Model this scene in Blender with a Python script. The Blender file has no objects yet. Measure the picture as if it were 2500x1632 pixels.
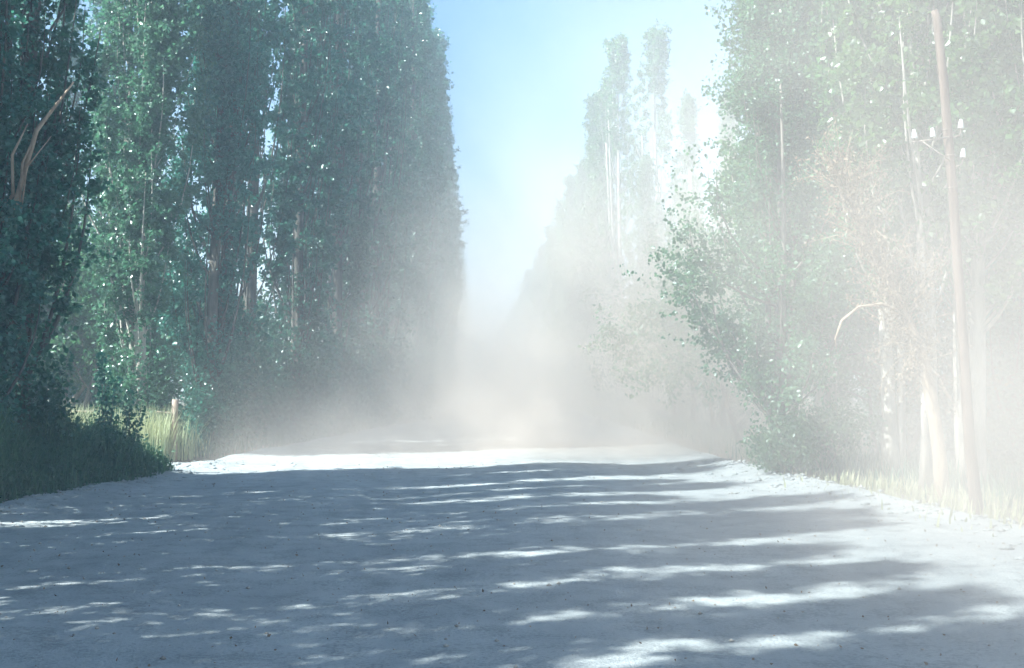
import bpy, math, random
import numpy as np
from mathutils import Vector

random.seed(7)
S = bpy.context.scene
COL = S.collection
R = math.radians

# ------------------------------------------------------------------ camera
cam = bpy.data.cameras.new('camera')
cam.sensor_width = 36.0
cam.lens = 43.2
cam.clip_start = 0.1
cam.clip_end = 6000
CAM = bpy.data.objects.new('camera', cam)
COL.objects.link(CAM)
CAM.location = (0, 0, 2.3)
CAM.rotation_euler = (R(90 + 2.17), 0, R(-1.62))
S.camera = CAM

# ------------------------------------------------------------------ sky, sun, exposure
SUN_EL = 48.0
TO_SUN = Vector((-0.90, -0.43, 0)).normalized() * math.cos(R(SUN_EL)) + Vector((0, 0, math.sin(R(SUN_EL))))
SUN_AZ = math.atan2(TO_SUN.x, TO_SUN.y)
W = bpy.data.worlds.new('World')
S.world = W
W.use_nodes = True
wn = W.node_tree
wn.nodes.clear()
sky = wn.nodes.new('ShaderNodeTexSky')
sky.sky_type = 'NISHITA'
sky.sun_disc = False
sky.sun_elevation = R(SUN_EL)
sky.sun_rotation = SUN_AZ
sky.altitude = 800
sky.air_density = 1.3
sky.dust_density = 2.5
sky.ozone_density = 4.0
bg = wn.nodes.new('ShaderNodeBackground')
bg.inputs['Strength'].default_value = 0.046
wo = wn.nodes.new('ShaderNodeOutputWorld')
wn.links.new(sky.outputs[0], bg.inputs['Color'])
wn.links.new(bg.outputs[0], wo.inputs['Surface'])

sl = bpy.data.lights.new('sun', 'SUN')
sl.energy = 4.8
sl.angle = R(0.5)
sl.color = (1.0, 0.86, 0.70)
SUN = bpy.data.objects.new('sun', sl)
COL.objects.link(SUN)
SUN.rotation_euler = TO_SUN.to_track_quat('Z', 'Y').to_euler()
SUN.location = (-40, -20, 60)

S.view_settings.view_transform = 'Standard'
S.view_settings.look = 'None'
S.view_settings.gamma = 1.0
S.view_settings.exposure = 1.95
S.view_settings.use_curve_mapping = False
S.view_settings.use_white_balance = True      # camera balanced for a warm sun, so open shade goes blue
S.view_settings.white_balance_temperature = 5050
S.view_settings.white_balance_tint = -3

S.render.engine = 'CYCLES'
cy = S.cycles
cy.max_bounces = 8
cy.diffuse_bounces = 4
cy.glossy_bounces = 2
cy.transmission_bounces = 4
cy.volume_bounces = 3
cy.transparent_max_bounces = 8
cy.volume_step_rate = 1.0
cy.volume_max_steps = 128
cy.caustics_reflective = False
cy.caustics_refractive = False
cy.sample_clamp_indirect = 6.0
cy.use_denoising = True
cy.denoiser = 'OPENIMAGEDENOISE'
try:
    cy.denoising_prefilter = 'ACCURATE'
    cy.denoising_input_passes = 'RGB_ALBEDO_NORMAL'
except Exception:
    pass

# ------------------------------------------------------------------ node helpers
class NT:
    def __init__(self, mat):
        self.t = mat.node_tree
    def n(self, typ, **kw):
        nd = self.t.nodes.new(typ)
        for k, v in kw.items():
            if k in nd.inputs:
                self.put(nd.inputs[k], v)
            else:
                setattr(nd, k, v)
        return nd
    def put(self, sock, v):
        if hasattr(v, 'is_output'):
            self.t.links.new(v, sock)
        else:
            sock.default_value = v
    def m(self, op, a, b=0.0, c=0.0, clamp=False):
        nd = self.t.nodes.new('ShaderNodeMath')
        nd.operation = op
        nd.use_clamp = clamp
        for s, v in zip(nd.inputs, (a, b, c)):
            self.put(s, v)
        return nd.outputs[0]
    def ss(self, x, lo, hi, to_lo=0.0, to_hi=1.0):
        nd = self.t.nodes.new('ShaderNodeMapRange')
        nd.interpolation_type = 'SMOOTHSTEP'
        for s, v in zip(nd.inputs, (x, lo, hi, to_lo, to_hi)):
            self.put(s, v)
        return nd.outputs[0]
    def mix(self, fac, a, b):
        nd = self.t.nodes.new('ShaderNodeMix')
        nd.data_type = 'RGBA'
        self.put(nd.inputs[0], fac)
        self.put(nd.inputs[6], a)
        self.put(nd.inputs[7], b)
        return nd.outputs[2]
    def noise(self, vec, scale, detail=3.0, rough=0.55):
        nd = self.t.nodes.new('ShaderNodeTexNoise')
        if vec is not None:
            self.t.links.new(vec, nd.inputs['Vector'])
        nd.inputs['Scale'].default_value = scale
        nd.inputs['Detail'].default_value = detail
        nd.inputs['Roughness'].default_value = rough
        return nd.outputs['Fac']


def newmat(name):
    m = bpy.data.materials.new(name)
    m.use_nodes = True
    m.node_tree.nodes.clear()
    k = NT(m)
    out = k.n('ShaderNodeOutputMaterial')
    return m, k, out


def leaf_mat(name, dark, mid, light, trans=0.35, rough=0.38, spec=0.5):
    m, k, out = newmat(name)
    geo = k.n('ShaderNodeNewGeometry')
    oi = k.n('ShaderNodeObjectInfo')
    ri = geo.outputs['Random Per Island']
    c = k.mix(k.ss(ri, 0.0, 0.7), dark, mid)
    c = k.mix(k.ss(ri, 0.72, 1.0), c, light)
    hsv = k.n('ShaderNodeHueSaturation')
    k.put(hsv.inputs['Hue'], k.m('ADD', k.m('MULTIPLY', oi.outputs['Random'], 0.03), 0.485))
    k.put(hsv.inputs['Value'], k.m('ADD', k.m('MULTIPLY', oi.outputs['Random'], 0.3), 0.85))
    k.put(hsv.inputs['Color'], c)
    p = k.n('ShaderNodeBsdfPrincipled', Roughness=rough)
    k.put(p.inputs['Base Color'], hsv.outputs[0])
    p.inputs['Specular IOR Level'].default_value = spec
    t = k.n('ShaderNodeBsdfTranslucent')
    h2 = k.n('ShaderNodeHueSaturation', Saturation=1.1, Value=1.8)
    k.put(h2.inputs['Color'], hsv.outputs[0])
    k.put(t.inputs['Color'], h2.outputs[0])
    mx = k.n('ShaderNodeMixShader')
    mx.inputs[0].default_value = trans
    k.put(mx.inputs[1], p.outputs[0])
    k.put(mx.inputs[2], t.outputs[0])
    k.put(out.inputs['Surface'], mx.outputs[0])
    return m


def bark_mat(name, a, b, scale=6.0, streak=0.25):
    m, k, out = newmat(name)
    tc = k.n('ShaderNodeTexCoord')
    mp = k.n('ShaderNodeMapping')
    k.put(mp.inputs['Vector'], tc.outputs['Object'])
    mp.inputs['Scale'].default_value = (1, 1, streak)
    f = k.noise(mp.outputs[0], scale, 5.0, 0.65)
    f2 = k.noise(tc.outputs['Object'], 1.3, 2.0)
    c = k.mix(k.ss(k.m('ADD', k.m('MULTIPLY', f, 0.7), k.m('MULTIPLY', f2, 0.3)), 0.36, 0.62), a, b)
    p = k.n('ShaderNodeBsdfPrincipled', Roughness=0.9)
    k.put(p.inputs['Base Color'], c)
    p.inputs['Specular IOR Level'].default_value = 0.2
    bmp = k.n('ShaderNodeBump', Strength=0.6, Distance=0.03)
    k.put(bmp.inputs['Height'], f)
    k.put(p.inputs['Normal'], bmp.outputs[0])
    k.put(out.inputs['Surface'], p.outputs[0])
    return m


def plain_mat(name, col, rough=0.6, spec=0.4, metal=0.0, var=0.15, scale=9.0):
    m, k, out = newmat(name)
    tc = k.n('ShaderNodeTexCoord')
    f = k.noise(tc.outputs['Object'], scale, 4.0)
    d = tuple(x * (1 - var) for x in col[:3]) + (1,)
    l = tuple(min(1, x * (1 + var)) for x in col[:3]) + (1,)
    p = k.n('ShaderNodeBsdfPrincipled', Roughness=rough, Metallic=metal)
    p.inputs['Specular IOR Level'].default_value = spec
    k.put(p.inputs['Base Color'], k.mix(k.ss(f, 0.35, 0.65), d, l))
    k.put(out.inputs['Surface'], p.outputs[0])
    return m


def dirt_mat(name, a, b, c3):
    m, k, out = newmat(name)
    geo = k.n('ShaderNodeNewGeometry')
    pos = geo.outputs['Position']
    big = k.noise(pos, 0.35, 4.0)
    mid = k.noise(pos, 2.2, 5.0, 0.6)
    fine = k.noise(pos, 26.0, 5.0, 0.7)
    mp = k.n('ShaderNodeMapping')
    k.put(mp.inputs['Vector'], pos)
    mp.inputs['Scale'].default_value = (1.0, 0.09, 1.0)
    rut = k.noise(mp.outputs[0], 1.6, 3.0)
    col = k.mix(k.ss(k.m('ADD', k.m('MULTIPLY', big, 0.5), k.m('MULTIPLY', rut, 0.5)), 0.36, 0.62), a, b)
    col = k.mix(k.m('MULTIPLY', k.ss(k.m('ADD', k.m('MULTIPLY', mid, 0.45), k.m('MULTIPLY', fine, 0.55)), 0.46, 0.62), 0.8), col, c3)
    vor = k.n('ShaderNodeTexVoronoi', Scale=9.0)
    k.put(vor.inputs['Vector'], pos)
    peb = k.ss(vor.outputs['Distance'], 0.0, 0.2, 1.0, 0.0)
    p = k.n('ShaderNodeBsdfPrincipled', Roughness=0.95)
    p.inputs['Specular IOR Level'].default_value = 0.1
    k.put(p.inputs['Base Color'], col)
    h = k.m('ADD', k.m('ADD', k.m('MULTIPLY', fine, 0.5), k.m('MULTIPLY', mid, 1.0)), k.m('MULTIPLY', peb, 0.15))
    bmp = k.n('ShaderNodeBump', Strength=0.9, Distance=0.10)
    k.put(bmp.inputs['Height'], h)
    k.put(p.inputs['Normal'], bmp.outputs[0])
    k.put(out.inputs['Surface'], p.outputs[0])
    return m


M = {}
M['leaf_poplar'] = leaf_mat('poplar_leaf', (0.038, 0.108, 0.072, 1), (0.058, 0.150, 0.098, 1), (0.105, 0.20, 0.14, 1), 0.45, 0.30, 0.8)
M['leaf_bright'] = leaf_mat('young_poplar_leaf', (0.060, 0.125, 0.036, 1), (0.09, 0.165, 0.048, 1), (0.14, 0.22, 0.075, 1), 0.45, 0.33, 0.7)
M['leaf_silver'] = leaf_mat('silvery_poplar_leaf', (0.055, 0.125, 0.072, 1), (0.085, 0.165, 0.095, 1), (0.14, 0.22, 0.14, 1), 0.45, 0.30, 0.8)
M['leaf_elm'] = leaf_mat('elm_leaf', (0.045, 0.10, 0.045, 1), (0.07, 0.14, 0.06, 1), (0.12, 0.19, 0.08, 1), 0.42, 0.38, 0.6)
M['leaf_olive'] = leaf_mat('olive_shrub_leaf', (0.075, 0.095, 0.036, 1), (0.11, 0.13, 0.05, 1), (0.16, 0.17, 0.08, 1), 0.35, 0.5, 0.35)
M['leaf_dead'] = leaf_mat('dead_leaf', (0.16, 0.12, 0.08, 1), (0.24, 0.18, 0.12, 1), (0.34, 0.26, 0.18, 1), 0.25, 0.7, 0.2)
M['weed'] = leaf_mat('weed_leaf', (0.045, 0.10, 0.055, 1), (0.07, 0.14, 0.075, 1), (0.12, 0.19, 0.10, 1), 0.35, 0.42, 0.5)
M['straw'] = leaf_mat('dry_grass_blade', (0.36, 0.38, 0.22, 1), (0.45, 0.46, 0.28, 1), (0.55, 0.53, 0.36, 1), 0.35, 0.6, 0.3)
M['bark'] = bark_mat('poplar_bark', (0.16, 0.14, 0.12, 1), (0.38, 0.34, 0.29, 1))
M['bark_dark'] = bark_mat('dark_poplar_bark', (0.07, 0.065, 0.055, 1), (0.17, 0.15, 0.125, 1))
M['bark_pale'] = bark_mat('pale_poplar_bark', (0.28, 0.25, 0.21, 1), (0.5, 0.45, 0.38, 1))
M['bark_elm'] = bark_mat('elm_bark', (0.12, 0.10, 0.085, 1), (0.27, 0.23, 0.19, 1), 9.0, 0.35)
M['deadwood'] = bark_mat('dead_wood', (0.30, 0.22, 0.15, 1), (0.48, 0.37, 0.26, 1), 8.0)
M['pole'] = bark_mat('weathered_pole_wood', (0.10, 0.07, 0.055, 1), (0.19, 0.14, 0.11, 1), 14.0, 0.04)
M['post'] = bark_mat('grey_post_wood', (0.26, 0.19, 0.14, 1), (0.46, 0.36, 0.28, 1), 14.0, 0.08)
M['porcelain'] = plain_mat('white_porcelain', (0.82, 0.82, 0.78, 1), 0.2, 0.6, 0.0, 0.03)
M['iron'] = plain_mat('rusty_iron', (0.30, 0.25, 0.21, 1), 0.7, 0.3, 0.2, 0.3)
M['dirt'] = dirt_mat('dusty_dirt', (0.40, 0.413, 0.41, 1), (0.49, 0.50, 0.488, 1), (0.26, 0.272, 0.275, 1))
M['soil'] = dirt_mat('verge_soil', (0.20, 0.17, 0.12, 1), (0.28, 0.24, 0.17, 1), (0.14, 0.14, 0.08, 1))
M['stone'] = plain_mat('grey_stone', (0.36, 0.32, 0.27, 1), 0.9, 0.2, 0.0, 0.3)

# ------------------------------------------------------------------ mesh helpers
def mesh_from(name, V, F, mat, smooth=False, mats=None, midx=None):
    """F: (n,k) int array, or list of such arrays"""
    if not isinstance(F, list):
        F = [F]
    F = [f for f in F if len(f)]
    me = bpy.data.meshes.new(name)
    V = np.asarray(V, dtype=np.float32)
    me.vertices.add(len(V))
    me.vertices.foreach_set('co', V.ravel())
    loops = np.concatenate([f.ravel() for f in F]).astype(np.int32)
    tot = np.concatenate([np.full(len(f), f.shape[1]) for f in F]).astype(np.int32)
    start = np.concatenate([[0], np.cumsum(tot)[:-1]]).astype(np.int32)
    me.loops.add(len(loops))
    me.loops.foreach_set('vertex_index', loops)
    me.polygons.add(len(tot))
    me.polygons.foreach_set('loop_start', start)
    me.polygons.foreach_set('loop_total', tot)
    if smooth:
        me.polygons.foreach_set('use_smooth', np.ones(len(tot), dtype=bool))
    me.update(calc_edges=True)
    me.validate()
    me.materials.append(mat)
    return me


def obj(name, me, parent=None, loc=None, **props):
    o = bpy.data.objects.new(name, me)
    COL.objects.link(o)
    if parent:
        o.parent = parent
    if loc:
        o.location = loc
    for k, v in props.items():
        o[k] = v
    return o


def thing(name, label, cat, loc, rz=0.0, group=None):
    o = bpy.data.objects.new(name, None)
    o.empty_display_size = 0.3
    COL.objects.link(o)
    o.location = loc
    o.rotation_euler = (0, 0, rz)
    o['label'] = label
    o['category'] = cat
    if group:
        o['group'] = group
    return o


class Tubes:
    def __init__(self):
        self.V, self.F, self.T, self.n = [], [], [], 0
    def add(self, pts, rad, sides=6, cap=True):
        P = np.asarray(pts, float)
        n = len(P)
        rad = np.asarray(rad, float)
        T = np.gradient(P, axis=0)
        T /= np.linalg.norm(T, axis=1)[:, None] + 1e-9
        ref = np.array([0.0, 0.0, 1.0]) if abs(T[0][2]) < 0.9 else np.array([1.0, 0.0, 0.0])
        A = np.cross(T, ref)
        A /= np.linalg.norm(A, axis=1)[:, None] + 1e-9
        B = np.cross(T, A)
        th = np.linspace(0, 2 * np.pi, sides, endpoint=False)
        ring = P[:, None, :] + rad[:, None, None] * (np.cos(th)[None, :, None] * A[:, None, :] + np.sin(th)[None, :, None] * B[:, None, :])
        self.V.append(ring.reshape(-1, 3))
        i = np.arange(n - 1)[:, None] * sides
        j = np.arange(sides)[None, :]
        j2 = (j + 1) % sides
        q = np.stack([i + j, i + j2, i + sides + j2, i + sides + j], -1).reshape(-1, 4) + self.n
        self.F.append(q[:, ::-1])
        if cap:
            for k, base in ((0, 0), ((n - 1) * sides, 1)):
                c = P[0] if base == 0 else P[-1]
                self.V.append(c[None])
                ci = self.n + n * sides + base
                a = self.n + k + np.arange(sides)
                b = self.n + k + (np.arange(sides) + 1) % sides
                tri = np.stack([np.full(sides, ci), b, a], -1) if base else np.stack([np.full(sides, ci), a, b], -1)
                self.T.append(tri)
            self.n += n * sides + 2
        else:
            self.n += n * sides
    def mesh(self, name, mat, smooth=True):
        F = [np.concatenate(self.F)]
        if self.T:
            F.append(np.concatenate(self.T))
        return mesh_from(name, np.concatenate(self.V), F, mat, smooth)


def leaves_mesh(name, C, L, mat, rng, hang=0.5, ratio=0.8, out=None):
    """C (n,3) leaf bases, L (n,) lengths: each leaf is a folded rhombus"""
    n = len(C)
    u = rng.normal(size=(n, 3))
    u[:, 2] -= hang
    if out is not None:
        u += out
    u /= np.linalg.norm(u, axis=1)[:, None]
    r = rng.normal(size=(n, 3))
    v = np.cross(u, r)
    v /= np.linalg.norm(v, axis=1)[:, None] + 1e-9
    w = np.cross(u, v)
    L = L[:, None]
    fold = 0.14 * L
    b = C
    t = C + u * L
    m = C + u * L * 0.38
    a1 = m + v * L * ratio * 0.5 + w * fold
    a2 = m - v * L * ratio * 0.5 + w * fold
    V = np.stack([b, a1, t, a2], 1).reshape(-1, 3)
    i = np.arange(n)[:, None] * 4
    F = np.concatenate([i + np.array([[0, 1, 2]]), i + np.array([[0, 2, 3]])], 1).reshape(-1, 3)
    return mesh_from(name, V, F, mat)


# ------------------------------------------------------------------ tree builders (mesh data only)
def poplar_data(seed, H, hb, rmax, nlimb, nleaf, leaf, leafmat, barkmat, r0=0.22, lean=(0, 0), sides=8, shape=0.8, spread=0.30, stems=1, clump=1.3, skirt=0, skirt_r=0.6, skirt_h=4.0):
    rng = np.random.default_rng(seed)
    tr = Tubes()
    def axis(z):
        t = z / H
        return np.stack([lean[0] * t ** 1.6 + 0.12 * np.sin(3.1 * t * 2 + seed), lean[1] * t ** 1.6 + 0.12 * np.cos(2.3 * t * 2 + seed), z], -1)
    z = np.linspace(0, H * 0.97, 15)
    rad = r0 * (1 - 0.93 * (z / H)) ** 0.9
    rad[0] *= 1.45
    P = axis(z)
    P[0, 2] -= 0.25
    tr.add(P, rad, sides)
    for s in range(stems - 1):
        a = rng.uniform(0, 6.28)
        d = np.array([math.cos(a), math.sin(a), 0]) * rng.uniform(0.35, 0.8)
        zz = np.linspace(-0.2, H * rng.uniform(0.6, 0.85), 10)
        tt = zz / H
        Q = axis(np.maximum(zz, 0)) + d[None] * (0.35 + 1.3 * tt[:, None])
        Q[:, 2] = zz
        tr.add(Q, r0 * 0.6 * (1 - 0.9 * tt), 6)
    lm = Tubes()
    C, O = [], []
    def envelope(t):       # crown radius against height fraction above hb
        return rmax * (np.minimum(1.0, 0.35 + 2.6 * t) * (1 - t) ** shape + 0.04)
    hs = hb + (H - hb) * np.sort(rng.uniform(0, 1, nlimb)) ** 1.1 * 0.93
    per = rng.dirichlet(np.full(nlimb, clump))
    for h, w in zip(hs, per):
        t = (h - hb) / (H - hb)
        a = rng.uniform(0, 2 * np.pi)
        R_ = envelope(min(1, t + 0.12)) * rng.uniform(0.35, 1.12)
        ln = min(rng.uniform(0.16, 0.34) * (H - hb), H * 1.0 - h + 0.4)
        s = np.linspace(0, 1, 7)
        o = R_ * (1 - (1 - s) ** 2.2)
        zz = h + ln * s ** 1.15
        d = np.array([math.cos(a), math.sin(a)])
        base = axis(np.minimum(zz, H))
        sway = rng.normal(0, 0.12, 2)
        pts = np.stack([base[:, 0] + d[0] * o + sway[0] * s ** 2, base[:, 1] + d[1] * o + sway[1] * s ** 2, zz], -1)
        r_l = max(0.012, 0.05 * (1 - t)) * rng.uniform(0.5, 1.2)
        lm.add(pts, r_l * (1 - 0.85 * s) + 0.004, 4, False)
        k = max(6, int(nleaf * w))
        # leaves sit in tufts along side shoots of the limb
        ntuft = max(3, int(k / 34))
        ts = rng.uniform(0.18, 1.0, ntuft) ** 0.8
        ci = np.stack([np.interp(ts, s, pts[:, q]) for q in range(3)], -1)
        so = rng.normal(0, 1, (ntuft, 3)) * np.array([spread, spread, spread * 0.6])
        so[:, 2] += abs(rng.normal(0, spread, ntuft))
        tip = ci + so
        which = rng.integers(0, ntuft, k)
        f = rng.uniform(0.25, 1.1, k)[:, None]
        pos = ci[which] * (1 - f) + tip[which] * f + rng.normal(0, 0.085, (k, 3))
        C.append(pos)
        O.append(np.repeat(np.array([[d[0], d[1], 0.0]]), k, 0) * 0.5)
    if skirt:            # leafy suckers round the foot of the trunk
        ns = max(4, skirt // 30)
        az = rng.uniform(0, 6.28, ns)
        rr = skirt_r * np.sqrt(rng.uniform(0.05, 1, ns))
        top = rng.uniform(0.25, 1.0, ns) * skirt_h
        w_ = rng.integers(0, ns, skirt)
        q = rng.uniform(0.03, 1, skirt)
        rad_ = rr[w_] * (0.5 + 0.6 * q)
        C.append(np.stack([np.cos(az[w_]) * rad_, np.sin(az[w_]) * rad_, top[w_] * q], -1) + rng.normal(0, 0.13, (skirt, 3)))
        O.append(np.zeros((skirt, 3)))
    C = np.concatenate(C)
    O = np.concatenate(O)
    C[:, 2] = np.maximum(C[:, 2], 0.06)
    L = leaf * rng.uniform(0.6, 1.25, len(C))
    return (tr.mesh('poplar_trunk', barkmat), lm.mesh('poplar_limbs', barkmat), leaves_mesh('poplar_leaves', C, L, leafmat, rng, 0.4, 0.85, O))


def broad_data(seed, H, spread, nleaf, leaf, leafmat, barkmat, stems=3, hb=0.28, r0=0.2, droop=0.2, lean=(0, 0)):
    rng = np.random.default_rng(seed)
    tr, lm = Tubes(), Tubes()
    ends = []
    def grow(p, d, ln, r, lev, tubes):
        n = 6
        pts = [p.copy()]
        d = d.copy()
        for i in range(n):
            d = d + rng.normal(0, 0.16, 3)
            d[2] += 0.05 if lev < 2 else -droop * 0.3
            d /= np.linalg.norm(d)
            pts.append(pts[-1] + d * ln / n)
        rr = np.linspace(r, r * 0.45, n + 1)
        tubes.add(pts, rr, 8 if lev == 0 else (5 if lev == 1 else 3), lev == 0)
        if lev >= 2:
            ends.append(np.array(pts))
        if lev < 3:
            kids = (6, 6, 4)[lev]
            for k in range(kids):
                s = rng.uniform(0.45 if lev == 0 else 0.25, 1.0)
                i = min(n - 1, int(s * n))
                q = pts[i] + (pts[i + 1] - pts[i]) * (s * n - i)
                a = rng.normal(0, 1, 3)
                a -= d * a.dot(d)
                a /= np.linalg.norm(a)
                nd = d * rng.uniform(0.35, 0.9) + a * rng.uniform(0.5, 1.0)
                nd[2] += 0.15
                nd /= np.linalg.norm(nd)
                grow(q, nd, ln * rng.uniform(0.5, 0.72), rr[i] * 0.55, lev + 1, lm)
    for s in range(stems):
        a = s * 2 * np.pi / stems + rng.uniform(-0.4, 0.4)
        o = np.array([math.cos(a), math.sin(a), 0]) * (0.28 if stems > 1 else 0)
        d = np.array([math.cos(a) * spread * 0.09 + lean[0], math.sin(a) * spread * 0.09 + lean[1], 1.0])
        grow(o + np.array([0, 0, -0.2]), d / np.linalg.norm(d), H * rng.uniform(0.52, 0.62), r0 * rng.uniform(0.7, 1.1), 0, tr)
    E = ends
    w = np.array([1.0] * len(E))
    which = rng.integers(0, len(E), nleaf)
    P = np.stack(E)
    s = rng.uniform(0.1, 1, nleaf) * (P.shape[1] - 1)
    i = np.minimum(s.astype(int), P.shape[1] - 2)
    f = (s - i)[:, None]
    C = P[which, i] * (1 - f) + P[which, i + 1] * f + rng.normal(0, 0.13, (nleaf, 3))
    keep = C[:, 2] > H * hb
    C = C[keep]
    L = leaf * rng.uniform(0.6, 1.3, len(C))
    return (tr.mesh('tree_trunk', barkmat), lm.mesh('tree_limbs', barkmat), leaves_mesh('tree_leaves', C, L, leafmat, rng, 0.5, 0.6))


def plant_tree(data, name, label, cat, loc, rz=0.0, sc=1.0, group=None, zs=None):
    t = thing(name, label, cat, loc, rz, group)
    t.scale = (sc, sc, zs or sc)
    a = obj('trunk', data[0], t)
    b = obj('branchwork', data[1], t, kind='stuff')
    c = obj('crown', data[2], t, kind='stuff')
    return t


# ------------------------------------------------------------------ ground and road
def hnoise(x, y, seed):
    rng = np.random.default_rng(seed)
    z = np.zeros_like(x)
    for k in range(14):
        f = rng.uniform(0.15, 1.6)
        a = rng.uniform(0, 6.28)
        z += np.sin((x * math.cos(a) + y * math.sin(a)) * f + rng.uniform(0, 6.28)) / (1 + 1.6 * f)
    return z / 6.0


def road_edges(y):
    l = np.interp(y, [-60, 18, 30, 37, 45, 75, 600], [-8.9, -8.7, -7.9, -7.3, -6.2, -2.2, -2.2])
    r = np.interp(y, [-60, 18, 26, 32, 50, 600], [10.5, 8.6, 7.4, 6.9, 7.2, 7.6])
    return l, r


def road_z(x, y):
    l, r = road_edges(y)
    z = 0.035 * hnoise(x, y, 3)
    z += 0.03 * np.sin(x * 1.15 + 0.4 * np.sin(y * 0.15)) * np.exp(-((x - 1) / 7) ** 2)
    ed = np.minimum(x - l, r - x)
    z += 0.16 * np.exp(-((ed - 0.25) / 0.75) ** 2) * (0.55 + 0.75 * hnoise(x * 1.4, y * 1.4, 9))
    z += 0.014 * hnoise(x * 5.0, y * 4.0, 41)
    return z + 0.05


def grid(xs, ys):
    X, Y = np.meshgrid(xs, ys, indexing='xy')
    ny, nx = X.shape
    i = np.arange(ny - 1)[:, None] * nx
    j = np.arange(nx - 1)[None, :]
    F = np.stack([i + j, i + j + 1, i + nx + j + 1, i + nx + j], -1).reshape(-1, 4)
    return X, Y, F


# road sheet follows its edges: u from 0 to 1 across
ys = np.concatenate([np.arange(-30, 60, 0.16), np.arange(60, 150, 0.8), np.arange(150, 605, 5.0)])
us = np.linspace(-0.02, 1.02, 110)
U, Y, F = grid(us, ys)
l, r = road_edges(Y)
X = l + (r - l) * U + 0.35 * hnoise(U * 0 + 5, Y, 17) * (np.abs(U - 0.5) * 2) ** 4
Z = road_z(X, Y)
fade = np.clip(np.minimum(U + 0.02, 1.02 - U) / 0.03, 0, 1)
Z = Z * fade - 0.04 * (1 - fade)
obj('dirt_road', mesh_from('dirt_road', np.stack([X, Y, Z], -1).reshape(-1, 3), F, M['dirt'], True), kind='structure')

gx = np.concatenate([np.linspace(-700, -40, 12), np.linspace(-38, 38, 100), np.linspace(40, 700, 12)])
gy = np.concatenate([np.linspace(-120, -30, 8), np.linspace(-28, 90, 150), np.linspace(95, 600, 60), np.linspace(640, 1300, 8)])
X, Y, F = grid(gx, gy)
l, r = road_edges(Y)
inside = np.minimum(X - l, r - X)
Z = 0.05 * hnoise(X, Y, 21)
Z = np.where(inside > -0.9, np.minimum(Z, 0) - 0.11, Z + 0.02)
obj('ground', mesh_from('ground', np.stack([X, Y, Z], -1).reshape(-1, 3), F, M['soil'], True), kind='structure')

# sunlit earth lane that comes out of the field through the gap on the left
lx = np.linspace(-46, -6.6, 90)
ly = np.linspace(0, 1, 24)
X, V_, F = grid(lx, ly)
Y = 29.2 + V_ * 5.6 + 0.5 * np.sin(X * 0.35)
Z = 0.05 + 0.05 * hnoise(X, Y, 33)
e = np.minimum(V_, 1 - V_)
Z = np.where(e < 0.03, -0.06, Z)
obj('field_lane', mesh_from('field_lane', np.stack([X, Y, Z], -1).reshape(-1, 3), F, M['dirt'], True), kind='structure')

# ------------------------------------------------------------------ poplar variants
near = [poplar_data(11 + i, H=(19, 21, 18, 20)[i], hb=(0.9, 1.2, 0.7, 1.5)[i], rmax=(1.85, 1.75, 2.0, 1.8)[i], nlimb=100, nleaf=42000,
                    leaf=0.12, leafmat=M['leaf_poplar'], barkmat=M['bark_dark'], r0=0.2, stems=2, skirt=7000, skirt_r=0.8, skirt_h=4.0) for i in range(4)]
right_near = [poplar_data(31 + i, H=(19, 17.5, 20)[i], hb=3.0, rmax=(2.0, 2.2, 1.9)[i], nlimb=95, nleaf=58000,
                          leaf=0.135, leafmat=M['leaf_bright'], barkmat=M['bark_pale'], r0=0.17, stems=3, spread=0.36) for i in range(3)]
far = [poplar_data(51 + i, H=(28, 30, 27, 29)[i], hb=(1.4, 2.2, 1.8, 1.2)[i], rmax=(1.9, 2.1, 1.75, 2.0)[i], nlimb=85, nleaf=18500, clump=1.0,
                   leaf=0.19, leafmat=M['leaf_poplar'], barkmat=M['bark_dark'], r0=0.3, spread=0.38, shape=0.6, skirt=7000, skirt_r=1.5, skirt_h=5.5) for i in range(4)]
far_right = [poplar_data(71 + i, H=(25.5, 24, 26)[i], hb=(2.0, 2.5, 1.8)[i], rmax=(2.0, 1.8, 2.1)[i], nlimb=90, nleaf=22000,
                         leaf=0.19, leafmat=M['leaf_bright'], barkmat=M['bark_pale'], r0=0.28, spread=0.34, shape=1.0, stems=2, skirt=4000, skirt_r=1.5, skirt_h=5) for i in range(3)]

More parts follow.
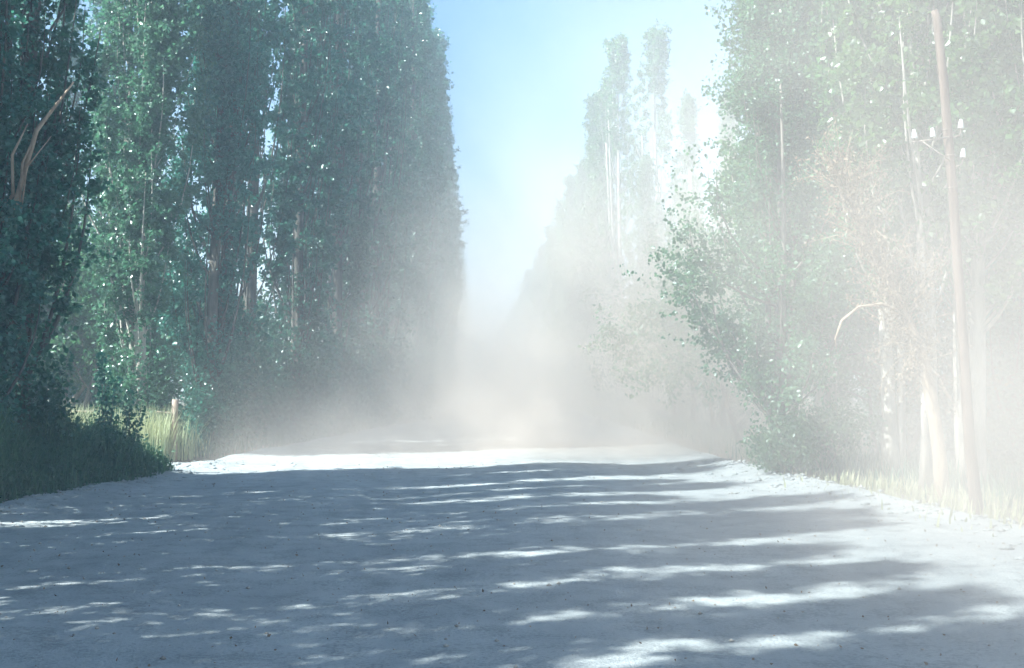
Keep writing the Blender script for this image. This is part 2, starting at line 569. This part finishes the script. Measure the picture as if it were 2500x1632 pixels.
# near left row in view: (x, y, variant, scale, label)
LN = [(-9.9, 24.2, 0, 1.0, 'dark shaded poplar at the left edge nearest the camera, rising out of tall weeds'),
      (-9.4, 26.0, 1, 1.0, 'dark poplar with a shaded double trunk behind the tall weeds, left of the bright sapling'),
      (-11.6, 25.9, 2, 1.0, 'shadowy poplar standing behind the first trees at the left edge'),
      (-13.2, 25.4, 3, 0.95, 'poplar at the back of the left clump beside the sunlit field'),
      (-10.9, 23.0, 3, 1.0, 'poplar at the extreme left edge of the view')]
for x, y, v, s, lab in LN:
    tr_ = plant_tree(near[v], 'poplar_tree', lab, 'tree', (x, y, 0), 0.0 if x == -9.9 else random.uniform(0, 6.28), s, 'poplars of the near left roadside row')
    if x == -9.9:         # bare ascending limbs that lean out towards the road
        for q0, q1, q2, r_ in (((18, 500), (88, 320), (172, 196), 0.055), ((30, 490), (55, 400), (92, 300), 0.03), ((14, 470), (30, 380), (62, 300), 0.035), ((36, 500), (66, 410), (120, 330), 0.02)):
            yy_ = 23.2
            pts = [((px - 1165) / 3000 * yy_ - x, yy_ + dy - y, 2.3 + (930 - py) / 3000 * yy_) for (px, py), dy in ((q0, 0.5), (q1, 0.1), (q2, 0.2))]
            pts = [(0.1, 0.0, pts[0][2] - 0.9)] + pts
            t_ = Tubes()
            t_.add(pts, [r_ * 1.3, r_, r_ * 0.8, r_ * 0.3], 7)
            obj('limb', t_.mesh('bare_limb', M['deadwood']), tr_)
# the row goes on towards and past the camera, outside the view; it throws the dappled shade on the road
yy = 21.0
i = 0
while yy > -17:
    plant_tree(near[i % 4], 'poplar_tree', 'roadside poplar left of the view whose shade falls on the dirt road', 'tree',
               (-10.2 + random.uniform(-0.6, 0.6), yy, 0), random.uniform(0, 6.28), random.uniform(0.9, 1.05), 'shade poplars left of the view')
    yy -= random.uniform(1.7, 2.3)
    i += 1

# the lit tree at the far side of the gap
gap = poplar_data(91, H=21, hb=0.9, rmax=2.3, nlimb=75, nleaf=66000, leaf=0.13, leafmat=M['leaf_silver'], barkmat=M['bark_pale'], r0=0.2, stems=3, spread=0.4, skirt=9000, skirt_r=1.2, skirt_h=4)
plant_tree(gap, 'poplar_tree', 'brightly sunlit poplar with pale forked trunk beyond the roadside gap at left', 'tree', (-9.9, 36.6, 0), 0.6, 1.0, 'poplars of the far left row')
plant_tree(near[2], 'poplar_tree', 'half lit poplar just right of the brightly sunlit one on the left', 'tree', (-8.4, 39.4, 0), 2.1, 1.12, 'poplars of the far left row')

# far left row
yy = 41.5
i = 0
while yy < 480:
    x = np.interp(yy, [41, 75, 600], [-7.9, -3.9, -3.9]) + random.uniform(-0.8, 0.7)
    lab = 'tall dark columnar poplar in the dense left row beyond the gap' if yy < 75 else 'tall poplar at the right end of the left wall, against the sky'
    if yy > 110:
        lab = 'distant poplar of the left row fading into the dust'
    plant_tree(far[i % 4], 'poplar_tree', lab, 'tree', (float(x), yy, 0), random.uniform(0, 6.28), random.uniform(0.88, 1.06), 'poplars of the far left row')
    yy += random.uniform(2.1, 2.9) if yy < 110 else random.uniform(5, 7)
    i += 1
low_shade = broad_data(26, H=7.5, spread=4.0, nleaf=26000, leaf=0.18, leafmat=M['leaf_elm'], barkmat=M['bark_elm'], stems=4, hb=0.03, r0=0.12)
# trees behind the sunny field on the left
for k_, (x, y) in enumerate([(-12.5, 47), (-14.8, 49), (-17.3, 52), (-20, 55), (-23, 57), (-26, 60)]):
    plant_tree(far[k_ % 4], 'poplar_tree', 'shaded poplar at the back of the sunlit field on the left', 'tree', (x, y, 0), random.uniform(0, 6.28), 0.75, 'poplars behind the sunlit field')

for k_, (x, y) in enumerate([(-12.6, 50.5), (-14.4, 44.5), (-16.3, 47.2), (-18.6, 49.5), (-20.8, 52), (-15.8, 55), (-18.5, 58), (-21.5, 59.5), (-24.5, 62)]):
    plant_tree(low_shade, 'bushy_tree', 'low bushy tree among the shaded poplars behind the sunlit field', 'tree', (x, y, 0), k_ * 1.3, 1.0 + 0.1 * (k_ % 3), 'bushy trees behind the sunlit field')

# near right clump
RN = [(9.0, 24.6, 0, 'pale trunked poplar just left of the utility pole, lit by the sun'),
      (10.3, 25.2, 1, 'leafy poplar right behind the utility pole'),
      (11.5, 24.2, 2, 'sunlit poplar at the right edge of the view'),
      (9.6, 28.4, 2, 'tall poplar behind the half dead tree at right'),
      (11.4, 28.2, 0, 'poplar at the back of the right clump behind the pole'),
      (13.0, 26.6, 1, 'poplar in the far right corner behind the edge tree'),
      (8.9, 32.0, 1, 'poplar rising behind the broad leafy tree on the right')]
for x, y, v, lab in RN:
    plant_tree(right_near[v], 'poplar_tree', lab, 'tree', (x, y, 0), random.uniform(0, 6.28), random.uniform(0.95, 1.05), 'poplars of the near right roadside clump')

# second line behind the right clump
for k_, (x, y) in enumerate([(13.5, 31), (12.9, 38.5), (15.3, 29.5), (17.3, 31), (12.2, 35), (14.5, 36), (17.2, 36), (11.6, 40), (20, 35)]):
    plant_tree(near[k_ % 4], 'poplar_tree', 'shaded poplar in the second line behind the right clump', 'tree', (x, y, 0), random.uniform(0, 6.28), 0.95, 'poplars behind the right clump')

# broad leafy tree on the right verge
elm = poplar_data(208, H=11.6, hb=0.9, rmax=3.5, nlimb=100, nleaf=95000, leaf=0.10, leafmat=M['leaf_elm'], barkmat=M['bark_elm'], r0=0.17, spread=0.42,
                  stems=5, clump=1.1, shape=0.85)
plant_tree(elm, 'elm_tree', 'broad leafy tree with several trunks on the right verge, dust behind it', 'tree', (7.3, 29.6, 0.05), 1.1, 1.0)
# lower bushy trees further along the right verge
low = [broad_data(6 + i, H=(7.5, 8.5)[i], spread=4.0, nleaf=30000, leaf=0.17, leafmat=M[('leaf_olive', 'leaf_elm')[i]], barkmat=M['bark_elm'], stems=3, hb=0.12, r0=0.13) for i in range(2)]
for x, y, v, s, lab in [(9.2, 41.0, 1, 1.0, 'bushy green tree half hidden behind the broad leafy tree'),
                        (9.6, 48.0, 0, 1.0, 'yellowish bushy tree in the dust left of the broad leafy tree'),
                        (10.2, 56.0, 1, 1.1, 'round bushy tree deep in the dust on the right'),
                        (10.8, 66.0, 0, 1.2, 'pale bushy tree in front of the two tall right poplars'),
                        (11.2, 33.5, 1, 0.75, 'low bushy tree in the shade between the broad leafy tree and the dead tree'),
                        (13.5, 33.0, 0, 0.75, 'low bushy tree in the shade behind the utility pole')]:
    plant_tree(low[v], 'bushy_tree', lab, 'tree', (x, y, 0), random.uniform(0, 6.28), s, 'bushy trees along the right verge')

pair = [poplar_data(171 + i, H=26.5, hb=3.5, rmax=2.6, nlimb=70, nleaf=24000, leaf=0.17, leafmat=M['leaf_bright'], barkmat=M['bark_pale'], r0=0.26,
                    spread=0.26, shape=0.45, stems=4, clump=0.8, skirt=3000, skirt_r=1.5, skirt_h=5) for i in range(2)]
# two tall poplars standing above the rest on the right, then the receding row
plant_tree(pair[0], 'poplar_tree', 'left one of the two tall poplars against the sky at right', 'tree', (10.2, 88.0, 0), 1.0, 1.0, 'poplars of the far right row')
plant_tree(pair[1], 'poplar_tree', 'right one of the two tall poplars against the sky', 'tree', (12.7, 86.0, 0), 2.2, 1.0, 'poplars of the far right row')
for x_, y_, s_ in ((13.6, 78, 0.78), (15.2, 74, 0.74), (12.2, 73, 0.55), (16.0, 68, 0.7), (11.4, 82, 0.7)):
    plant_tree(far_right[int(y_) % 3], 'poplar_tree', 'shorter poplar of the dusty mass right of the two tall poplars', 'tree', (x_, y_, 0), x_ * 3, s_, 'shorter poplars on the right')
yy = 93.0
i = 0
while yy < 480:
    plant_tree(far_right[i % 3], 'poplar_tree', 'hazy poplar of the receding right row', 'tree', (10.2 + random.uniform(-0.6, 0.6), yy, 0), random.uniform(0, 6.28),
               random.uniform(0.72, 0.9) if yy > 100 else 0.95, 'poplars of the far right row')
    yy += random.uniform(2.2, 3.0) if yy < 150 else random.uniform(5, 7)
    i += 1
# trees that close the avenue at its far end
for k in range(9):
    plant_tree(far[k % 4], 'poplar_tree', 'faint poplar closing the far end of the avenue', 'tree', (-6 + k * 2.4, 500 + random.uniform(-4, 4), 0), random.uniform(0, 6.28), 0.7, 'poplars at the far end')

# ------------------------------------------------------------------ half dead tree at right
def dead_tree():
    rng = np.random.default_rng(4)
    root = thing('dead_tree', 'half dead tree with a leaning trunk and brown twiggy crown at right', 'tree', (8.75, 23.6, 0.0))
    t = Tubes()
    trunk = np.array([[0.25, 0, -0.2], [0.2, 0, 0.8], [0.08, 0.02, 1.8], [-0.1, 0.0, 2.7], [-0.45, 0, 3.6], [-0.85, 0.05, 4.4], [-1.25, 0.1, 5.3], [-1.6, 0.15, 6.3]])
    t.add(trunk, [0.17, 0.14, 0.125, 0.12, 0.10, 0.08, 0.06, 0.03], 8)
    obj('trunk', t.mesh('dead_trunk', M['deadwood']), root)
    b = Tubes()
    br = np.array([[-0.5, 0, 3.65], [-0.95, -0.1, 3.78], [-1.4, -0.15, 3.72], [-1.75, -0.2, 3.45], [-1.88, -0.2, 3.1], [-1.86, -0.2, 2.85]])
    b.add(br, [0.04, 0.035, 0.03, 0.025, 0.018, 0.01], 6)
    obj('bough', b.mesh('dead_bough', M['deadwood']), root)
    tw = Tubes()
    C = []
    for k in range(230):
        s = rng.uniform(0.38, 1.0)
        i = min(6, int(s * 7))
        p = trunk[i] + (trunk[i + 1] - trunk[i]) * (s * 7 - i)
        d = np.array([rng.normal(-0.15, 0.45), rng.normal(-0.1, 0.4), rng.uniform(0.2, 1.1)])
        if s < 0.55 and rng.random() < 0.5:
            d[2] *= -0.6
        d /= np.linalg.norm(d)
        ln = rng.uniform(0.5, 1.5)
        q = [p]
        for m_ in range(4):
            d = d + rng.normal(0, 0.22, 3)
            d /= np.linalg.norm(d)
            q.append(q[-1] + d * ln / 4)
        tw.add(q, [0.012, 0.010, 0.008, 0.006, 0.003], 3, False)
        for m_ in range(36):
            f = rng.uniform(1, 4)
            j = min(3, int(f))
            C.append(q[j] + (q[j + 1] - q[j]) * (f - j) + rng.normal(0, 0.07, 3))
    obj('branchwork', tw.mesh('dead_twigs', M['deadwood']), root, kind='stuff')
    C = np.array(C)
    obj('crown', leaves_mesh('dead_leaves', C, 0.085 * rng.uniform(0.5, 1.2, len(C)), M['leaf_dead'], rng, 0.9, 0.5), root, kind='stuff')
dead_tree()

# ------------------------------------------------------------------ utility pole
def at(px, py, y):
    return np.array([(px - 1165) / 3000 * y, y, 2.3 + (930 - py) / 3000 * y])


def utility_pole():
    D = 20.9
    b = at(2393, 1258, D)
    root = thing('utility_pole', 'old leaning wooden utility pole with white insulators at right', 'utility pole', (b[0], D, 0))
    o = np.array([b[0], D, 0])
    path = [(2394, 1290), (2393, 1253), (2377, 1095), (2365, 848), (2350, 595), (2344, 463), (2332, 309), (2325, 193), (2313, 70), (2309, 26), (2303, 8)]
    P = np.array([at(x, y, D) for x, y in path]) - o
    t = Tubes()
    t.add(P, [0.13, 0.115, 0.095, 0.088, 0.085, 0.083, 0.08, 0.078, 0.075, 0.072, 0.055], 14)
    obj('shaft', t.mesh('pole_shaft', M['pole']), root)
    t = Tubes()
    t.add([at(2243, 339, D - 0.09) - o, at(2336, 326, D - 0.09) - o], [0.014, 0.014], 6)
    obj('crossarm', t.mesh('pole_arm', M['iron']), root)
    t = Tubes()
    t.add([at(2266, 335, D - 0.09) - o, at(2320, 372, D - 0.09) - o, at(2337, 384, D - 0.09) - o], [0.011, 0.011, 0.011], 6)
    obj('brace', t.mesh('pole_brace', M['iron']), root)
    for a in (308, 372, 452):
        rr = Tubes()
        c = at(np.interp(a, [193, 309, 463], [2325, 2332, 2344]), a, D) - o
        ring = [c + np.array([math.cos(q) * 0.088, math.sin(q) * 0.088, 0]) for q in np.linspace(0, 2 * math.pi, 13)]
        rr.add(ring, [0.007] * 13, 5, False)
        obj('band', rr.mesh('pole_band', M['iron']), root)
    # bell shaped porcelain, one mesh shared
    prof = [(0.0, 0.155), (0.022, 0.152), (0.032, 0.135), (0.030, 0.118), (0.037, 0.105), (0.043, 0.07), (0.046, 0.03), (0.052, 0.0), (0.040, -0.004), (0.0, 0.01)]
    n = 14
    V = np.array([[r_ * math.cos(q), r_ * math.sin(q), z_] for r_, z_ in prof for q in np.linspace(0, 2 * math.pi, n, endpoint=False)])
    ii = np.arange(len(prof) - 1)[:, None] * n
    jj = np.arange(n)[None, :]
    F_ = np.stack([ii + jj, ii + n + jj, ii + n + (jj + 1) % n, ii + (jj + 1) % n], -1).reshape(-1, 4)
    bell = mesh_from('insulator_bell', V, F_, M['porcelain'], True)
    for (ix, iy, tilt, hook) in ((2249.7, 329, -0.08, 0), (2295.6, 325, -0.08, 0), (2365.5, 303, 0.05, 1), (2369.6, 376, 0.10, 1)):
        p = at(ix, iy, D - 0.09) - o
        ins = obj('insulator', bell, root)
        ins.location = p
        ins.rotation_euler = (0, tilt, 0)
        h = Tubes()
        if hook:
            j = at(np.interp(iy, [193, 309, 463], [2325, 2332, 2344]), iy + 26, D) - o
            h.add([p + np.array([0, 0, 0.09]), p + np.array([0, 0, -0.05]), p + np.array([-0.02, 0, -0.12]), p * 0.5 + j * 0.5 + np.array([0, 0, -0.07]), j], [0.010] * 5, 6)
        else:
            h.add([p + np.array([0, 0, 0.09]), p + np.array([0, 0, -0.07])], [0.010] * 2, 6)
        obj('insulator_pin', h.mesh('insulator_pin', M['iron']), root)
utility_pole()

# ------------------------------------------------------------------ fence and post in the sunlit gap
def bar(p, q, w, d, jitter=0.0):
    """a rough squared timber from p to q"""
    t = Tubes()
    p, q = np.array(p, float), np.array(q, float)
    n = 5
    s = np.linspace(0, 1, n)[:, None]
    rng = np.random.default_rng(int(abs(p.sum()) * 1000) % 9999)
    pts = p * (1 - s) + q * s + rng.normal(0, jitter, (n, 3))
    t.add(pts, [w] * n, 5)
    return t

fr = thing('field_fence', 'weathered wooden rail fence in the sunny gap behind the weeds', 'fence', (-8.75, 35.8, 0))
for k, (dx, dy, h) in enumerate([(0, 0, 1.75), (-1.8, 0.5, 1.5), (-3.4, 0.9, 1.5)]):
    obj('post', bar((dx, dy, -0.3), (dx + 0.02, dy, h), 0.10 if k == 0 else 0.07, 0, 0.008).mesh('fence_post', M['post'], False), fr)
for h in (1.36,):
    obj('rail', bar((-0.05, -0.08, h), (-1.8, 0.41, h + 0.04), 0.035, 0, 0.01).mesh('fence_rail', M['post'], False), fr)
    obj('rail', bar((-1.83, 0.42, h + 0.05), (-3.6, 0.83, h + 0.02), 0.035, 0, 0.01).mesh('fence_rail', M['post'], False), fr)

# ------------------------------------------------------------------ saplings in the left weeds
def sapling(label, x, y, h, seed, mat):
    rng = np.random.default_rng(seed)
    root = thing('sapling', label, 'sapling', (x, y, 0), 0, 'saplings among the left weeds')
    t = Tubes()
    C = []
    for k in range(3):
        a = rng.uniform(0, 6.28)
        s = np.linspace(0, 1, 7)
        hh = h * rng.uniform(0.75, 1.0)
        off = rng.uniform(0.08, 0.25)
        pts = np.stack([math.cos(a) * off * s ** 1.3 + 0.03 * np.sin(s * 7 + k), math.sin(a) * off * s ** 1.3, -0.1 + hh * s], -1)
        t.add(pts, 0.022 * (1 - 0.85 * s), 5)
        nl = int(hh * 110)
        q = rng.uniform(0.12, 1, nl)
        c = np.stack([np.interp(q, s, pts[:, j]) for j in range(3)], -1)
        C.append(c + rng.normal(0, 1, (nl, 3)) * np.array([0.12, 0.12, 0.05]) * (1.15 - q[:, None] * 0.6))
    obj('trunk', t.mesh('sapling_stem', M['bark']), root)
    C = np.concatenate(C)
    obj('crown', leaves_mesh('sapling_leaves', C, 0.10 * rng.uniform(0.6, 1.2, len(C)), mat, rng, 0.5, 0.75), root, kind='stuff')
sapling('slender leafy sapling rising above the weeds before the sunlit field', -8.55, 28.7, 3.1, 3, M['leaf_poplar'])
sapling('shorter thin sapling to the right of the slender leafy one in the weeds', -8.05, 28.9, 2.2, 8, M['leaf_poplar'])

# ------------------------------------------------------------------ weeds and grass (uncountable)
def blades(name, P, H_, width, mat, rng, lean=0.35, seg=3):
    n = len(P)
    a = rng.uniform(0, 2 * np.pi, n)
    d = np.stack([np.cos(a), np.sin(a), np.zeros(n)], -1)
    side = np.stack([-np.sin(a), np.cos(a), np.zeros(n)], -1)
    ln = rng.uniform(0.2, 1.0, n) * lean
    V = []
    for k in range(seg):
        s = k / seg
        w = width * (1 - s * 0.75)
        c = P + d * (ln * H_ * s ** 2)[:, None] + np.array([0, 0, 1.0]) * (H_ * s * (1 - 0.25 * s * ln))[:, None]
        V += [c - side * (w / 2)[:, None], c + side * (w / 2)[:, None]]
    tip = P + d * (ln * H_)[:, None] + np.array([0, 0, 1.0]) * (H_ * (1 - 0.25 * ln))[:, None]
    V.append(tip)
    m_ = 2 * seg + 1
    V = np.stack(V, 1).reshape(-1, 3)
    b = np.arange(n)[:, None] * m_
    Fq = [b + np.array([[2 * k, 2 * k + 1, 2 * k + 3, 2 * k + 2]]) for k in range(seg - 1)]
    Ft = b + np.array([[2 * seg - 2, 2 * seg - 1, 2 * seg]])
    return mesh_from(name, V, [np.concatenate(Fq), Ft], mat)


rng = np.random.default_rng(12)
n = 16000
y = rng.uniform(19, 30.2, n)
edge = np.interp(y, [19, 23, 30], [-8.8, -8.3, -7.5])
x = edge - np.abs(rng.normal(0, 1.5, n)) + rng.normal(0, 0.12, n)
P = np.stack([x, y, np.zeros(n)], -1)
H_ = 1.6 * rng.uniform(0.35, 1.0, n) * (0.55 + 0.5 * np.clip((edge - x) / 0.8, 0, 1)) * (1 + 0.3 * np.sin(x * 3) * np.sin(y * 2.1)) * np.interp(y, [19, 28, 30.2], [1.15, 1.1, 0.75])
obj('roadside_weeds', blades('roadside_weeds', P, H_, rng.uniform(0.02, 0.05, n), M['weed'], rng, 0.5), kind='stuff')
n = 46000
k = rng.integers(0, len(P), n)
C = P[k] + np.stack([rng.normal(0, 0.06, n), rng.normal(0, 0.06, n), H_[k] * rng.uniform(0.1, 0.85, n)], -1)
obj('weed_foliage', leaves_mesh('weed_foliage', C, rng.uniform(0.05, 0.14, n), M['weed'], rng, 0.2, 0.6), kind='stuff')

n = 24000
x = rng.uniform(-34, -8.3, n)
y = rng.uniform(35.3, 62, n)
P = np.stack([x, y, np.zeros(n)], -1)
H_ = rng.uniform(0.6, 1.5, n)
obj('dry_field_grass', blades('dry_field_grass', P, H_, rng.uniform(0.03, 0.06, n), M['straw'], rng, 0.5), kind='stuff')
n = 5000
x = rng.uniform(-30, -9.5, n)
y = rng.uniform(27, 29.4, n)
P = np.stack([x, y, np.zeros(n)], -1)
obj('dry_field_grass', blades('dry_field_grass', P, rng.uniform(0.3, 0.8, n), rng.uniform(0.02, 0.05, n), M['straw'], rng, 0.5), kind='stuff')

n = 5200
x = rng.uniform(-13.2, -8.75, n)
y = rng.uniform(34.6, 36.6, n)
P = np.stack([x, y, np.zeros(n)], -1)
obj('dry_field_grass', blades('dry_field_grass', P, rng.uniform(0.8, 1.8, n), rng.uniform(0.02, 0.05, n), M['straw'], rng, 0.35), kind='stuff')

# undergrowth along both rows
def undergrowth(name, yr, xf, n, h, mat, seed):
    rng = np.random.default_rng(seed)
    y = rng.uniform(yr[0], yr[1], n)
    x = xf(y) + rng.normal(0, 0.9, n)
    P = np.stack([x, y, np.zeros(n)], -1)
    o = obj(name, blades(name, P, rng.uniform(0.3, 1.0, n) * h, rng.uniform(0.03, 0.06, n), mat, rng, 0.6), kind='stuff')
undergrowth('undergrowth', (36.5, 130), lambda y: np.interp(y, [36, 75, 600], [-9.6, -5.0, -5.0]), 14000, 0.8, M['weed'], 1)
undergrowth('undergrowth', (20, 140), lambda y: np.interp(y, [20, 30, 40, 600], [11.5, 9.6, 9.6, 10.4]), 15000, 0.7, M['weed'], 2)
undergrowth('dry_tufts', (17, 28), lambda y: np.interp(y, [17, 20, 26, 28], [9.8, 9.3, 8.5, 8.2]), 1300, 0.4, M['straw'], 3)

# shrub at the foot of the broad tree
shrub = broad_data(15, H=1.9, spread=6.0, nleaf=7000, leaf=0.10, leafmat=M['leaf_elm'], barkmat=M['bark_elm'], stems=5, hb=0.05, r0=0.03)
plant_tree(shrub, 'shrub', 'low green shrub at the foot of the broad leafy tree', 'shrub', (7.65, 28.2, 0.05), 0, 1.0)

# loose stones and clods
rng = np.random.default_rng(5)
n = 1500
ys_ = rng.uniform(8, 34, n)
l, r = road_edges(ys_)
u = np.where(rng.random(n) < 0.6, rng.beta(0.4, 0.4, n), rng.random(n))
xs_ = l + (r - l) * u
zs_ = road_z(xs_, ys_)
sz = 0.008 + 0.022 * rng.random(n) ** 3
base = np.array([[1, 0, 0], [-1, 0, 0], [0, 1, 0], [0, -1, 0], [0, 0, 0.8], [0, 0, -0.8]], float)
V = (base[None] * sz[:, None, None] * rng.uniform(0.6, 1.3, (n, 6, 1))) + np.stack([xs_, ys_, zs_ + sz * 0.3], -1)[:, None]
f8 = np.array([[0, 2, 4], [2, 1, 4], [1, 3, 4], [3, 0, 4], [2, 0, 5], [1, 2, 5], [3, 1, 5], [0, 3, 5]])
F = (np.arange(n)[:, None, None] * 6 + f8[None]).reshape(-1, 3)
obj('loose_stones', mesh_from('loose_stones', V.reshape(-1, 3), F, M['stone']), kind='stuff')

n = 1700
ys_ = 8 + 30 * rng.random(n) ** 1.3
l, r = road_edges(ys_)
u = np.where(rng.random(n) < 0.55, rng.beta(0.3, 0.3, n), rng.random(n))
xs_ = l + (r - l) * u
P = np.stack([xs_, ys_, road_z(xs_, ys_) + 0.012], -1)
obj('fallen_leaves', leaves_mesh('fallen_leaves', P, rng.uniform(0.02, 0.05, n), M['leaf_dead'], rng, 0.0, 0.6, np.array([[0, 0, 0.0]])), kind='stuff')

# clods of trampled earth along both edges
n = 800
ys_ = rng.uniform(9, 34, n)
l, r = road_edges(ys_)
sd = rng.random(n) < 0.45
xs_ = np.where(sd, l + np.abs(rng.normal(0, 0.7, n)), r - np.abs(rng.normal(0, 0.8, n)))
sz = 0.02 + 0.06 * rng.random(n) ** 2.5
V = (base[None] * sz[:, None, None] * rng.uniform(0.6, 1.3, (n, 6, 1)) * np.array([1.3, 1.2, 0.7])) + np.stack([xs_, ys_, road_z(xs_, ys_) + sz * 0.15], -1)[:, None]
F = (np.arange(n)[:, None, None] * 6 + f8[None]).reshape(-1, 3)
obj('earth_clods', mesh_from('earth_clods', V.reshape(-1, 3), F, M['dirt']), kind='stuff')

# ------------------------------------------------------------------ air: haze, raised dust and an added glare veil
def box(name, lo, hi, mat):
    V = np.array([[x, y, z] for x in (lo[0], hi[0]) for y in (lo[1], hi[1]) for z in (lo[2], hi[2])], float)
    F = np.array([[0, 1, 3, 2], [4, 6, 7, 5], [0, 4, 5, 1], [2, 3, 7, 6], [0, 2, 6, 4], [1, 5, 7, 3]])
    return obj(name, mesh_from(name, V, F, mat), kind='stuff')

HAZE = 0.0045
m, k, out = newmat('haze_air')
pv = k.n('ShaderNodeVolumePrincipled')
pv.inputs['Color'].default_value = (0.79, 0.87, 0.95, 1)
pv.inputs['Density'].default_value = HAZE
pv.inputs['Anisotropy'].default_value = 0.0
k.put(out.inputs['Volume'], pv.outputs[0])
box('haze', (-720, -130, -1.2), (720, 1320, 35), m)

def dust_glare_mat(name, build):
    m, k, out = newmat(name)
    geo = k.n('ShaderNodeNewGeometry')
    sx = k.n('ShaderNodeSeparateXYZ')
    k.put(sx.inputs[0], geo.outputs['Position'])
    x, y, z = sx.outputs
    pv = k.n('ShaderNodeVolumePrincipled')
    pv.inputs['Color'].default_value = (1.0, 0.88, 0.78, 1)
    k.put(pv.inputs['Density'], build(k, geo.outputs['Position'], x, y, z))
    k.put(out.inputs['Volume'], pv.outputs[0])
    return m

def road_dust(k, pos, x, y, z):
    d = k.m('POWER', 2.718, k.m('MULTIPLY', k.m('MAXIMUM', z, 0.0), -1 / 6.0))
    nz = k.ss(k.noise(pos, 0.16, 2.0), 0.3, 0.7, 0.45, 1.5)
    st = k.ss(y, 36.5, 62.0)
    en = k.ss(z, 17.0, 10.0)
    return k.m('MULTIPLY', k.m('MULTIPLY', k.m('MULTIPLY', d, nz), k.m('MULTIPLY', st, en)), 0.035)

box('dust_and_glare', (-13, 36, -0.3), (15, 230, 17), dust_glare_mat('road_dust', road_dust))

def added_glare_veil(k, pos, x, y, z):  # added volume: windscreen glare on the right, shaped as a pale cloud
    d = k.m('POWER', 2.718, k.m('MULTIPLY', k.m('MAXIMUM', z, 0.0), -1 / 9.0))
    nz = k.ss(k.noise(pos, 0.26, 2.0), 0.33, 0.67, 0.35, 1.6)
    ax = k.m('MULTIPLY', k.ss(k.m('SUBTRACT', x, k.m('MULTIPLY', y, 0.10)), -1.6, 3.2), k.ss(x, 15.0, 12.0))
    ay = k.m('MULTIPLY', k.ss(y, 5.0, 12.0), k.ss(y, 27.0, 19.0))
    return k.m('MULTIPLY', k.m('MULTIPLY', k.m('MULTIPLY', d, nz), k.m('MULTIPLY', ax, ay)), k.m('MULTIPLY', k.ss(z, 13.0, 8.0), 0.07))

box('dust_and_glare', (-1.3, 4.5, -0.3), (15.2, 27.5, 13.2), dust_glare_mat('added_glare_veil', added_glare_veil))  # made-up cloud in place of the windscreen reflection, no real dust here

def gap_dust(k, pos, x, y, z):
    hgt = k.ss(x, -6.0, 3.0, 1.4, 6.3)
    d = k.m('POWER', 2.718, k.m('DIVIDE', k.m('MULTIPLY', k.m('MAXIMUM', z, 0.0), -1.0), hgt))
    nz = k.ss(k.noise(pos, 0.24, 3.0), 0.33, 0.67, 0.4, 1.6)
    ay = k.m('MULTIPLY', k.ss(y, 31.0, 36.0), k.ss(y, 47.0, 41.0))
    ax = k.m('MULTIPLY', k.ss(x, -10.5, -6.0), k.ss(x, 14.5, 10.0))
    return k.m('MULTIPLY', k.m('MULTIPLY', k.m('MULTIPLY', d, nz), k.m('MULTIPLY', ax, ay)), k.m('MULTIPLY', k.ss(z, 16.0, 8.0), k.ss(x, -8.0, 1.0, 0.10, 0.155)))

box('dust_and_glare', (-11, 30.5, -0.4), (15.1, 47.5, 19.5), dust_glare_mat('gap_dust', gap_dust))
